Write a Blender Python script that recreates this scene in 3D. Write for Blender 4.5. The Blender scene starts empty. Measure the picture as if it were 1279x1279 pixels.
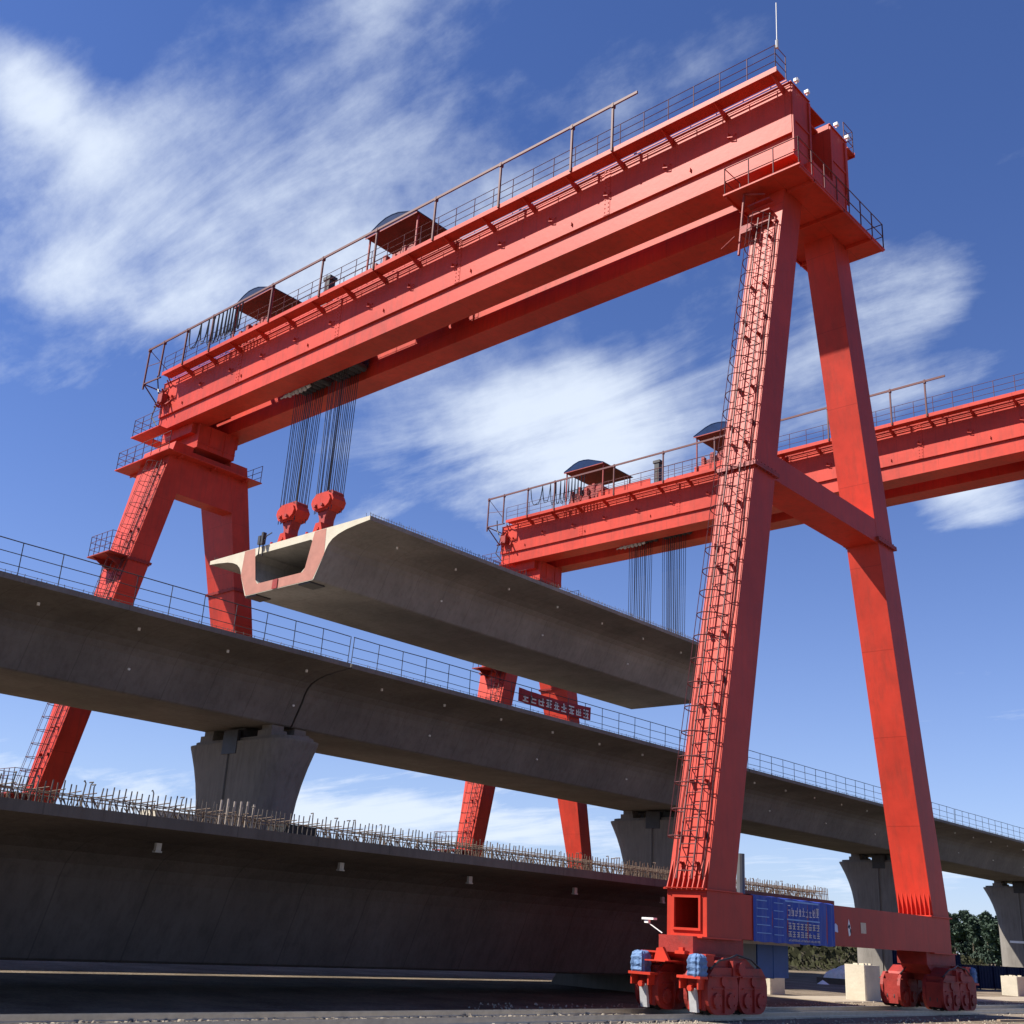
import bpy, math, random
from mathutils import Vector, Matrix
random.seed(7)
S = bpy.context.scene
COL = S.collection
R = math.radians

# ---------------------------------------------------------------- camera
CAMP = Vector((16.27, -32.57, 1.76))
yaw, pit, rol = R(43.33), R(20.53), R(3.6)
F = Vector((-math.sin(yaw)*math.cos(pit), math.cos(yaw)*math.cos(pit), math.sin(pit)))
R0 = Vector((math.cos(yaw), math.sin(yaw), 0)); U0 = R0.cross(F)
RT = R0*math.cos(rol) + U0*math.sin(rol); UP = -R0*math.sin(rol) + U0*math.cos(rol)
cd = bpy.data.cameras.new('camera'); cam = bpy.data.objects.new('camera', cd); COL.objects.link(cam)
m = Matrix((RT, UP, -F)).transposed().to_4x4(); m.translation = CAMP
cam.matrix_world = m
cd.sensor_width = 36; cd.lens = 1410.54/1279*36; cd.shift_y = -7.8/1279
cd.clip_start = .1; cd.clip_end = 5000
S.camera = cam

# ---------------------------------------------------------------- light
SUND = Vector((.58, .69, -1)).normalized()          # the way the light travels
sd = bpy.data.lights.new('sun', 'SUN'); sun = bpy.data.objects.new('sun', sd); COL.objects.link(sun)
sun.rotation_euler = SUND.to_track_quat('-Z', 'Y').to_euler()
sd.energy = 5.0; sd.angle = R(.53); sd.color = (1, .945, .85)
S.view_settings.view_transform = 'Standard'; S.view_settings.look = 'None'
S.view_settings.exposure = 0.92; S.view_settings.gamma = 1

w = bpy.data.worlds.new('World'); S.world = w; w.use_nodes = True
nt = w.node_tree; nt.nodes.clear(); L = nt.links.new
def N(t, **k):
    n = nt.nodes.new(t)
    for a, b in k.items(): setattr(n, a, b)
    return n
def M(op, a, b=None, c=None):
    n = N('ShaderNodeMath', operation=op)
    for i, v in enumerate((a, b, c)):
        if v is None: continue
        if isinstance(v, (int, float)): n.inputs[i].default_value = v
        else: L(v, n.inputs[i])
    return n.outputs[0]
sky = N('ShaderNodeTexSky', sky_type='NISHITA', sun_disc=False)
sky.sun_elevation = math.asin(-SUND.z); sky.sun_rotation = math.atan2(-SUND.x, -SUND.y)
sky.altitude = 200; sky.air_density = 1.0; sky.dust_density = .25; sky.ozone_density = 3.2
tc = N('ShaderNodeTexCoord'); sep = N('ShaderNodeSeparateXYZ'); L(tc.outputs['Generated'], sep.inputs[0])
X, Y, Z = sep.outputs
az = M('ARCTAN2', M('MULTIPLY', X, -1), Y)            # compass angle from +Y towards -X
el = M('ARCSINE', Z)
def pix_dir(u, v):
    d = F + RT*((u-639.5)/1410.54) - UP*((v-631.7)/1410.54); d.normalize()
    return math.atan2(-d.x, d.y), math.asin(d.z)
def blob(u0, v0, u1, v1, wid, amp):
    """soft elongated cloud between two compass points of the sky"""
    a0, e0 = pix_dir(u0, v0); a1, e1 = pix_dir(u1, v1)
    ca, ce = (a0+a1)/2, (e0+e1)/2; dx, dy = a1-a0, e1-e0
    ln = math.hypot(dx, dy); dx /= ln; dy /= ln
    A = M('SUBTRACT', az, ca); B = M('SUBTRACT', el, ce)
    p = M('ADD', M('MULTIPLY', A, dx/(ln*.5)), M('MULTIPLY', B, dy/(ln*.5)))
    q = M('ADD', M('MULTIPLY', A, -dy/wid), M('MULTIPLY', B, dx/wid))
    r2 = M('ADD', M('MULTIPLY', p, p), M('MULTIPLY', q, q))
    return M('MULTIPLY', M('EXPONENT', M('MULTIPLY', r2, -1)), amp)
blobs = [(-60, 30, 110, 170, .035, .95), (0, 210, 430, 300, .085, .70), (250, 320, 640, 260, .09, .42), (-100, 330, 300, 390, .04, .50),
         (300, 260, 620, 200, .12, .40), (500, 520, 900, 480, .040, .80), (600, 560, 940, 520, .07, .30), (480, 560, 860, 590, .05, .60),
         (560, 240, 860, 160, .08, .30), (960, 440, 1160, 520, .07, .38), (1100, 560, 1320, 640, .05, .4), (1150, 330, 1220, 400, .035, .40), (1150, 620, 1300, 600, .03, .62),
         (960, 660, 1160, 740, .035, .40), (60, 1010, 500, 1020, .016, .80), (360, 1000, 860, 1060, .026, .72),
         (-100, 460, 180, 470, .02, .35), (420, 10, 520, 30, .05, .35), (940, 1100, 1290, 1120, .035, .55),
         (1180, 850, 1300, 850, .012, .4), (1080, 420, 1300, 470, .06, .28), (-150, 1000, 60, 980, .03, .75), (-50, 960, 900, 1040, .035, .30), (900, 1080, 1330, 1080, .045, .25)]
mask = None
for b in blobs:
    v = blob(*b); mask = v if mask is None else M('ADD', mask, v)
# wisps: stretched noise on the dome of the sky
pv = N('ShaderNodeCombineXYZ')
zz = M('ADD', Z, .12)
L(M('DIVIDE', X, zz), pv.inputs[0]); L(M('DIVIDE', Y, zz), pv.inputs[1])
mp = N('ShaderNodeMapping'); mp.inputs['Rotation'].default_value = (0, 0, R(62)); mp.inputs['Scale'].default_value = (.85, 2.5, 1)
L(pv.outputs[0], mp.inputs[0])
n1 = N('ShaderNodeTexNoise'); n1.inputs['Scale'].default_value = 1.7; n1.inputs['Detail'].default_value = 9; n1.inputs['Roughness'].default_value = .62; n1.inputs['Distortion'].default_value = .35
L(mp.outputs[0], n1.inputs['Vector'])
n2 = N('ShaderNodeTexNoise'); n2.inputs['Scale'].default_value = 5.0; n2.inputs['Detail'].default_value = 10; n2.inputs['Roughness'].default_value = .62
L(tc.outputs['Generated'], n2.inputs['Vector'])
nz = M('ADD', M('MULTIPLY', n1.outputs[0], .60), M('MULTIPLY', n2.outputs[0], .40))
dens = M('ADD', M('MULTIPLY', M('SUBTRACT', nz, .5), 3.9), M('SUBTRACT', mask, .26))
mr = N('ShaderNodeMapRange', interpolation_type='SMOOTHSTEP'); mr.inputs['From Min'].default_value = -.15; mr.inputs['From Max'].default_value = 1.05
L(dens, mr.inputs['Value'])
tint = N('ShaderNodeMixRGB', blend_type='MULTIPLY'); tint.inputs[0].default_value = 1; tint.inputs[2].default_value = (.66, .80, 1.22, 1)
L(sky.outputs[0], tint.inputs[1])
cm = N('ShaderNodeMixRGB'); cm.inputs[2].default_value = (7.2, 8.0, 9.2, 1)
hz = M('MULTIPLY', M('EXPONENT', M('MULTIPLY', M('MAXIMUM', el, 0), -7.0)), .52)
L(M('MAXIMUM', M('MULTIPLY', mr.outputs[0], .9), hz), cm.inputs[0]); L(tint.outputs[0], cm.inputs[1])
bg = N('ShaderNodeBackground'); bg.inputs[1].default_value = .062; L(cm.outputs[0], bg.inputs[0])
out = N('ShaderNodeOutputWorld'); L(bg.outputs[0], out.inputs[0])

# ---------------------------------------------------------------- materials
def mat(name, col, rough=.6, var=.12, scale=1.5, dirt=None, dirt_amt=0., bump=0., spec=.4, metal=0., streak=False, fine=0., seams=None, dmin=.52):
    m = bpy.data.materials.new(name); m.use_nodes = True; t = m.node_tree
    b = t.nodes['Principled BSDF']; l = t.links.new
    b.inputs['Roughness'].default_value = rough; b.inputs['Metallic'].default_value = metal
    b.inputs['Specular IOR Level'].default_value = spec
    c = t.nodes.new('ShaderNodeTexCoord')
    n = t.nodes.new('ShaderNodeTexNoise'); n.inputs['Scale'].default_value = scale; n.inputs['Detail'].default_value = 8; n.inputs['Roughness'].default_value = .62
    l(c.outputs['Object'], n.inputs['Vector'])
    r = t.nodes.new('ShaderNodeValToRGB')
    r.color_ramp.elements[0].position = .3; r.color_ramp.elements[1].position = .7
    r.color_ramp.elements[0].color = (*[max(0, x*(1-var)) for x in col], 1); r.color_ramp.elements[1].color = (*[min(1, x*(1+var)) for x in col], 1)
    l(n.outputs[0], r.inputs[0]); o = r.outputs[0]
    if dirt:
        mp = t.nodes.new('ShaderNodeMapping'); l(c.outputs['Object'], mp.inputs[0])
        mp.inputs['Scale'].default_value = (3.2, 3.2, .35) if streak else (1, 1, 1)
        n2 = t.nodes.new('ShaderNodeTexNoise'); n2.inputs['Scale'].default_value = 1.3 if streak else .8; n2.inputs['Detail'].default_value = 10; n2.inputs['Roughness'].default_value = .7
        l(mp.outputs[0], n2.inputs['Vector'])
        r2 = t.nodes.new('ShaderNodeMapRange'); r2.inputs['From Min'].default_value = dmin; r2.inputs['From Max'].default_value = .75; r2.inputs['To Max'].default_value = dirt_amt
        l(n2.outputs[0], r2.inputs[0])
        mx = t.nodes.new('ShaderNodeMixRGB'); mx.inputs[2].default_value = (*dirt, 1); l(r2.outputs[0], mx.inputs[0]); l(o, mx.inputs[1]); o = mx.outputs[0]
    if seams:       # plate welds / formwork joints and broad faded patches
        sp_ = t.nodes.new('ShaderNodeSeparateXYZ'); l(c.outputs['Object'], sp_.inputs[0])
        tot = None
        for ax, per, wd in seams:
            q = t.nodes.new('ShaderNodeMath'); q.operation = 'PINGPONG'; q.inputs[1].default_value = per/2; l(sp_.outputs[ax], q.inputs[0])
            g = t.nodes.new('ShaderNodeMath'); g.operation = 'LESS_THAN'; g.inputs[1].default_value = wd; l(q.outputs[0], g.inputs[0])
            if tot is None: tot = g.outputs[0]
            else:
                a_ = t.nodes.new('ShaderNodeMath'); a_.operation = 'MAXIMUM'; l(tot, a_.inputs[0]); l(g.outputs[0], a_.inputs[1]); tot = a_.outputs[0]
        k_ = t.nodes.new('ShaderNodeMath'); k_.operation = 'MULTIPLY'; k_.inputs[1].default_value = .38; l(tot, k_.inputs[0])
        mx = t.nodes.new('ShaderNodeMixRGB'); mx.inputs[2].default_value = (*[x*.35 for x in col], 1); l(k_.outputs[0], mx.inputs[0]); l(o, mx.inputs[1]); o = mx.outputs[0]
        n5 = t.nodes.new('ShaderNodeTexNoise'); n5.inputs['Scale'].default_value = .22; n5.inputs['Detail'].default_value = 5; n5.inputs['Roughness'].default_value = .7; l(c.outputs['Object'], n5.inputs['Vector'])
        r5 = t.nodes.new('ShaderNodeMapRange'); r5.inputs['From Min'].default_value = .35; r5.inputs['From Max'].default_value = .65; r5.inputs['To Min'].default_value = .80; r5.inputs['To Max'].default_value = 1.16; l(n5.outputs[0], r5.inputs[0])
        h5 = t.nodes.new('ShaderNodeVectorMath'); h5.operation = 'SCALE'; l(o, h5.inputs[0]); l(r5.outputs[0], h5.inputs['Scale']); o = h5.outputs[0]
    l(o, b.inputs['Base Color'])
    if bump:
        n3 = t.nodes.new('ShaderNodeTexNoise'); n3.inputs['Scale'].default_value = fine or scale*8; n3.inputs['Detail'].default_value = 6
        l(c.outputs['Object'], n3.inputs['Vector'])
        bp = t.nodes.new('ShaderNodeBump'); bp.inputs['Strength'].default_value = bump; bp.inputs['Distance'].default_value = .05
        l(n3.outputs[0], bp.inputs['Height']); l(bp.outputs[0], b.inputs['Normal'])
    return m
RED = mat('red_paint', (.50, .041, .022), .50, .08, .6, (.22, .040, .026), .55, .06, streak=True, spec=.22, seams=((2, 2.9, .014), (0, 2.4, .012)), dmin=.47)
REDD = mat('worn_red_paint', (.27, .022, .016), .6, .25, 3, (.07, .035, .028), .8, .15)
RAILM = mat('rail_paint', (.10, .022, .022), .6, .1, 2)
DARK = mat('dark_steel', (.035, .033, .034), .5, .2, 4)
STEEL = mat('bright_steel', (.35, .34, .33), .3, .15, 5, metal=.8)
ROPE = mat('wire_rope', (.022, .022, .028), .45, .1, 6)
CONC = mat('concrete', (.175, .160, .145), .85, .12, .35, (.095, .082, .070), .55, .2, streak=True, spec=.2, fine=14, seams=((1, 2.0, .016),), dmin=.46)
CONCP = mat('pier_concrete', (.205, .188, .168), .88, .12, .8, (.09, .08, .07), .6, .15, streak=True, spec=.2, fine=12, dmin=.46)
CONCW = mat('pale_concrete', (.52, .47, .37), .9, .10, 1.2, (.42, .36, .26), .5, .2, spec=.2)
PINK = mat('anchor_coating', (.37, .155, .115), .8, .12, 2, (.3, .16, .12), .6, .1)
CONCL = mat('bounce_lit_concrete', (.250, .232, .208), .85, .10, .35, (.14, .122, .10), .5, .2, streak=True, spec=.2, fine=14, seams=((1, 2.0, .016),), dmin=.46)  # paler copy of the concrete, bounce light put into the raised beam's colour
WHITE = mat('white_paint', (.8, .79, .76), .5, .05, 3)
RUST = mat('rusty_rebar', (.13, .088, .06), .85, .35, 6)
REBARG = mat('grey_rebar', (.12, .10, .085), .8, .4, 6)
BLUET = mat('blue_sheet_roof', (.008, .026, .085), .75, .2, 3, spec=.1)
BLUEB = mat('blue_banner', (.012, .045, .30), .55, .15, 2, bump=.3, fine=5)
BLUEF = mat('navy_fence', (.005, .010, .036), .8, .3, 1.5, spec=.08)
BLUEC = mat('blue_cover', (.10, .18, .34), .7, .35, 7, (.04, .07, .14), .8, .8, fine=9)
GREY = mat('grey_cabinet', (.10, .10, .10), .5, .1, 3)
GALV = mat('galvanised', (.42, .42, .42), .45, .15, 5)
REDK = mat('shaded_red_ceiling', (.10, .018, .014), .7, .2, 2)  # red darkened to put underside shade into the winch roof ceilings
BLACK = mat('black_rubber', (.012, .012, .012), .6, .1, 5)
VOID = mat('unlit_cavity', (.01, .008, .008), .9, .1, 5)
CREAM = mat('cream_board', (.55, .42, .30), .6, .1, 6)
TARP = mat('white_tarpaulin', (.70, .68, .62), .6, .15, 3, (.25, .22, .18), .8, .6, fine=4)
TREEM = mat('hazed_far_foliage', (.040, .062, .042), .9, .5, .6)  # haze of distance mixed into the leaf colour
BARKM = mat('bark', (.09, .07, .05), .9, .2, 3)
WEED = mat('weeds', (.034, .036, .014), .95, .5, .8)

# ---------------------------------------------------------------- mesh builder
class MB:
    def __init__(s): s.v = []; s.f = []
    def add(s, vs, fs):
        k = len(s.v); s.v += [tuple(x) for x in vs]; s.f += [tuple(i+k for i in f) for f in fs]; return s
    def hexa(s, p):      # 8 corners: bottom 4 (ccw from above), top 4
        return s.add(p, [(0, 3, 2, 1), (4, 5, 6, 7), (0, 1, 5, 4), (1, 2, 6, 5), (2, 3, 7, 6), (3, 0, 4, 7)])
    def box(s, x0, x1, y0, y1, z0, z1):
        if x0 > x1: x0, x1 = x1, x0
        if y0 > y1: y0, y1 = y1, y0
        if z0 > z1: z0, z1 = z1, z0
        return s.hexa([(x0, y0, z0), (x1, y0, z0), (x1, y1, z0), (x0, y1, z0), (x0, y0, z1), (x1, y0, z1), (x1, y1, z1), (x0, y1, z1)])
    def bar(s, p, q, w, h=None, up=(0, 0, 1)):
        p, q = Vector(p), Vector(q); h = h or w; d = (q-p).normalized()
        a = d.cross(Vector(up))
        if a.length < .01: a = d.cross(Vector((1, 0, 0)))
        a.normalize(); b = a.cross(d)
        a *= w/2; b *= h/2
        return s.hexa([p-a-b, p+a-b, q+a-b, q-a-b, p-a+b, p+a+b, q+a+b, q-a+b])
    def tube(s, p, q, r, n=6, r2=None):
        p, q = Vector(p), Vector(q); d = (q-p).normalized(); r2 = r if r2 is None else r2
        a = d.cross(Vector((0, 0, 1)))
        if a.length < .01: a = Vector((1, 0, 0))
        a.normalize(); b = a.cross(d)
        vs = []
        for c, rr in ((p, r), (q, r2)):
            for i in range(n):
                t = 2*math.pi*i/n; vs.append(c + a*math.cos(t)*rr + b*math.sin(t)*rr)
        fs = [(i, (i+1) % n, n+(i+1) % n, n+i) for i in range(n)] + [tuple(range(n-1, -1, -1)), tuple(range(n, 2*n))]
        return s.add(vs, fs)
    def path(s, pts, r, n=5):
        for a, b in zip(pts, pts[1:]): s.tube(a, b, r, n)
        return s
    def prism(s, poly, axis, a, b):
        """poly in the plane across 'axis' (x: (y,z), y: (x,z), z: (x,y)), swept from a to b"""
        def P(u, v, t): return {'x': (t, u, v), 'y': (u, t, v), 'z': (u, v, t)}[axis]
        n = len(poly); vs = [P(u, v, a) for u, v in poly] + [P(u, v, b) for u, v in poly]
        fs = [(i, (i+1) % n, n+(i+1) % n, n+i) for i in range(n)] + [tuple(range(n-1, -1, -1)), tuple(range(n, 2*n))]
        return s.add(vs, fs)
    def build(s, name, m, parent=None, smooth=False, loc=None):
        me = bpy.data.meshes.new(name); me.from_pydata(s.v, [], s.f)
        me.materials.append(m)
        import bmesh
        bm = bmesh.new(); bm.from_mesh(me); bmesh.ops.recalc_face_normals(bm, faces=bm.faces); bm.to_mesh(me); bm.free()
        if smooth: me.polygons.foreach_set('use_smooth', [True]*len(me.polygons))
        o = bpy.data.objects.new(name, me); COL.objects.link(o)
        if parent: o.parent = parent
        if loc: o.location = loc
        return o
def tag(o, label=None, cat=None, group=None, kind=None):
    if label: o['label'] = label
    if cat: o['category'] = cat
    if group: o['group'] = group
    if kind: o['kind'] = kind
    return o
def empty(name, loc=(0, 0, 0), label=None, cat=None, group=None):
    o = bpy.data.objects.new(name, None); COL.objects.link(o); o.location = loc; o.empty_display_size = .5
    return tag(o, label, cat, group)
def copy_tree(o, parent=None):
    c = o.copy(); COL.objects.link(c); c.parent = parent
    for ch in [x for x in list(bpy.data.objects) if x.parent == o]: copy_tree(ch, c)
    return c

# ---------------------------------------------------------------- ground
def ground():
    m = bpy.data.materials.new('yard_dirt'); m.use_nodes = True; t = m.node_tree; l = t.links.new; b = t.nodes['Principled BSDF']
    b.inputs['Roughness'].default_value = .95; b.inputs['Specular IOR Level'].default_value = .15
    c = t.nodes.new('ShaderNodeTexCoord')
    n = t.nodes.new('ShaderNodeTexNoise'); n.inputs['Scale'].default_value = .35; n.inputs['Detail'].default_value = 12; n.inputs['Roughness'].default_value = .7; l(c.outputs['Object'], n.inputs['Vector'])
    r = t.nodes.new('ShaderNodeValToRGB'); r.color_ramp.elements[0].position = .35; r.color_ramp.elements[1].position = .66
    r.color_ramp.elements[0].color = (.095, .073, .052, 1); r.color_ramp.elements[1].color = (.235, .185, .135, 1); l(n.outputs[0], r.inputs[0])
    v = t.nodes.new('ShaderNodeTexNoise'); v.inputs['Scale'].default_value = 9; v.inputs['Detail'].default_value = 8; l(c.outputs['Object'], v.inputs['Vector'])
    mx = t.nodes.new('ShaderNodeMixRGB'); mx.blend_type = 'OVERLAY'; mx.inputs[0].default_value = .6; l(r.outputs[0], mx.inputs[1]); l(v.outputs[0], mx.inputs[2])
    l(mx.outputs[0], b.inputs['Base Color'])
    bp = t.nodes.new('ShaderNodeBump'); bp.inputs['Strength'].default_value = .7; bp.inputs['Distance'].default_value = .08; l(v.outputs[0], bp.inputs['Height']); l(bp.outputs[0], b.inputs['Normal'])
    g = MB(); g.add([(-2500, -2500, 0), (2500, -2500, 0), (2500, 2500, 0), (-2500, 2500, 0)], [(0, 1, 2, 3)])
    tag(g.build('ground', m), kind='structure')
    fm = mat('meadow', (.16, .20, .05), .95, .3, .03)
    g = MB(); g.add([(-420, 150, .004), (160, 150, .004), (160, 330, .004), (-420, 330, .004)], [(0, 1, 2, 3)])
    tag(g.build('meadow', fm), kind='structure')
    sm = mat('brown_field', (.10, .085, .05), .95, .35, .06)
    g = MB(); g.add([(-420, 62, .004), (-46, 62, .004), (-46, 149, .004), (-420, 149, .004)], [(0, 1, 2, 3)])
    tag(g.build('field', sm), kind='structure')
ground()
PATHM = mat('rail_foundation', (.19, .155, .118), .9, .12, .7, (.25, .2, .15), .6, .3, spec=.15)
for x0, x1 in ((-2.0, 1.1), (-41.2, -37.3)):
    tag(MB().box(x0, x1, -70, 150, -.2, .008).build('path', PATHM), kind='structure')
ROADM = mat('haul_road', (.32, .27, .21), .95, .15, .5, (.3, .24, .18), .6, .4, spec=.1)
tag(MB().box(-7.2, -4.6, 8, 190, -.2, .02).build('road', ROADM), kind='structure')
for i, x in enumerate((.12, -1.30, -38.55, -40.05)):
    b = MB(); b.box(x-.07, x+.07, -70, 150, .0082, .06); b.box(x-.02, x+.02, -70, 150, .06, .13); b.box(x-.04, x+.04, -70, 150, .13, .165)
    lab = ['steel crane rail nearest the camera in the pale concrete strip', 'steel crane rail just behind the front one, under the near bogies',
           'steel crane rail of the left legs, on the side towards the viaduct', 'outermost steel crane rail, beyond the left legs'][i]
    tag(b.build('crane_rail', STEEL), lab, 'rail', 'crane rails')
# loose gravel along the front rail
def gravel():
    b = MB()
    for i in range(9000):
        if i < 6500: x = random.gauss(-1.2, .35) if i % 3 else random.uniform(-1.8, 1.2); y = random.uniform(-24, -8.3)
        else: x = random.uniform(-4.5, 3.5); y = random.uniform(-12, 30)
        s = random.uniform(.012, .05)*(1.5 if random.random() < .04 else 1) * (1 if i < 6500 else .8)
        z = .006 if -2.0 < x < 1.1 else 0
        vs = []
        for dz, k in ((0, 1), (s*random.uniform(.7, 1.3), .55)):
            for a in range(4):
                t = a*1.57+random.uniform(-.4, .4); vs.append((x+math.cos(t)*s*k*random.uniform(.7, 1.3), y+math.sin(t)*s*k*random.uniform(.7, 1.3), z+dz))
        b.add(vs, [(0, 1, 5, 4), (1, 2, 6, 5), (2, 3, 7, 6), (3, 0, 4, 7), (4, 5, 6, 7)])
    tag(b.build('gravel', mat('gravel', (.34, .29, .22), .95, .3, 8)), 'loose grey brown gravel scattered along the crane rails', 'gravel', kind='stuff')
gravel()

# ---------------------------------------------------------------- gantry crane
ZB, ZT, EY = 1.87, 2.96, 7.42
ZP = 26.8               # head of the legs
ZG, ZGT = 28.32, 31.4   # underside / top of the main girders
XE, XLE = .24, -42.0
def leg_pts(side, s, z):
    """x0, x1, y0, y1 of a leg's section at height z"""
    k = (z-ZT)/(28.32-ZT)
    if side == 'r': x1, x0 = 0, -1.18; b0, t0, d = 6.77, 1.43, 1.28-.09*k
    else: x1 = -38.74-.13*k; x0 = x1-(1.07+2.47*k); b0, t0, d = 6.72, 1.54, 1.17+.05*k
    cy = s*(b0+(t0-b0)*k)
    return x0, x1, cy-d/2, cy+d/2
def sect(side, s, z, g=0.):
    x0, x1, y0, y1 = leg_pts(side, s, z)
    return [(x0-g, y0-g, z), (x1+g, y0-g, z), (x1+g, y1+g, z), (x0-g, y1+g, z)]

def make_leg(side, s, crane):
    b = MB(); b.hexa(sect(side, s, ZT+.002)+sect(side, s, ZP))
    lg = b.build('leg', RED, crane)
    # bolted flange
    f = MB(); zf = 15.38 if side == 'r' else 19.3
    f.hexa(sect(side, s, zf-.07, .10)+sect(side, s, zf-.004, .10)); f.hexa(sect(side, s, zf+.004, .10)+sect(side, s, zf+.07, .10))
    x0, x1, y0, y1 = leg_pts(side, s, zf)
    for i in range(6):
        x = x0+.1+(x1-x0-.2)*i/5
        for yy in (y0-.06, y1+.06): f.tube((x, yy, zf-.13), (x, yy, zf+.13), .022)
    for i in range(6):
        y = y0+.1+(y1-y0-.2)*i/5
        for xx in (x0-.06, x1+.06): f.tube((xx, y, zf-.13), (xx, y, zf+.13), .022)
    f.build('flange', REDD, lg)
    # weld seams and stiffener fins at the foot
    x0, x1, y0, y1 = leg_pts(side, s, ZT)
    for yy, sg in ((y0, -1), (y1, 1)):
        st = MB(); st.box(x0, x1, yy, yy+sg*.15, ZT+.0305, ZT+.045)
        for i in range(8):
            x = x0+.06+(x1-x0-.12)*i/7
            zt_ = ZT+.72
            _, _, a0, a1 = leg_pts(side, s, zt_); ye = a0 if sg < 0 else a1
            st.prism([(yy, ZT+.003), (yy+sg*(.14), ZT+.003), (ye+sg*.004, zt_)], 'x', x-.012, x+.012)
        st.build('gusset', RED, lg)
    # access ladder with safety cage on the face towards the near end
    if s < 0:
        ld = MB(); cg = MB(); br = MB()
        def pt(z, fx, off):
            x0, x1, y0, y1 = leg_pts(side, s, z); c = (x0 if side == 'r' else x1-1.18)
            return Vector((c+fx, y0-off, z))
        z0, z1 = ZT+.25, ZP-1.2
        for fx in (.36, .82): ld.tube(pt(z0, fx, .20), pt(z1, fx, .20), .028, 6)
        z = z0+.2
        while z < z1: ld.tube(pt(z, .36, .20), pt(z, .82, .20), .014, 4); z += .33
        z = z0+1.0
        def hoop(z, n=8):
            pts = []
            for i in range(n+1):
                t = math.pi*i/n; p = pt(z, .59-math.cos(t)*.42, .20); p.y -= math.sin(t)*.72; pts.append(p)
            return pts
        hs = []
        while z < z1:
            h = hoop(z); cg.path([pt(z, .36, .2)]+h+[pt(z, .82, .2)], .017, 4); hs.append(h); z += .68
        for a, b2 in zip(hs, hs[1:]):
            for i in (0, 2, 4, 6, 8): cg.tube(a[i], b2[i], .013, 4)
        z = z0+.4; k = 0
        while z < z1:      # stand-off brackets
            for fx in (.36, .82):
                p, q = pt(z, fx, 0.), pt(z, fx, .22); MB().bar(p, q, .10, .05).build('ladder_bracket', REDD, lg)
            if k % 2 == 0:
                for fx in (.20, .98):
                    p = pt(z+.7, fx, .0); MB().bar(p, p+Vector((0, -.13, .0)), .05, .16).build('cable_clip', REDD, lg)
            z += 2.1; k += 1
        # loose cable clipped to the face
        cb = MB(); pts = []
        z = z0
        while z < z1: pts.append(pt(z, 1.03+.015*math.sin(z*3), .03)); z += .5
        cb.path(pts, .018, 4); cb.build('cable', DARK, lg); cb = MB()
        pts = []; z = z0
        while z < z1: pts.append(pt(z, .14+.02*math.sin(z*2.1+1), .025)); z += .6
        cb.path(pts, .013, 4)
        lo = ld.build('ladder', RAILM, lg); cg.build('ladder_cage', RAILM, lo); 
        cb.build('cable', DARK, lg)
    return lg

def rail_run(pts, h=1.1, mids=(.55,), post=1.2, r=.02, b=None):
    b = b or MB()
    for a, c in zip(pts, pts[1:]):
        a, c = Vector(a), Vector(c); n = max(1, round((c-a).length/post))
        up = Vector((0, 0, 1))
        for i in range(n+1):
            p = a.lerp(c, i/n); b.tube(p, p+up*h, r, 5)
        for hh in (h,)+tuple(mids): b.tube(a+up*hh, c+up*hh, r*.8, 5)
    return b

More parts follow.
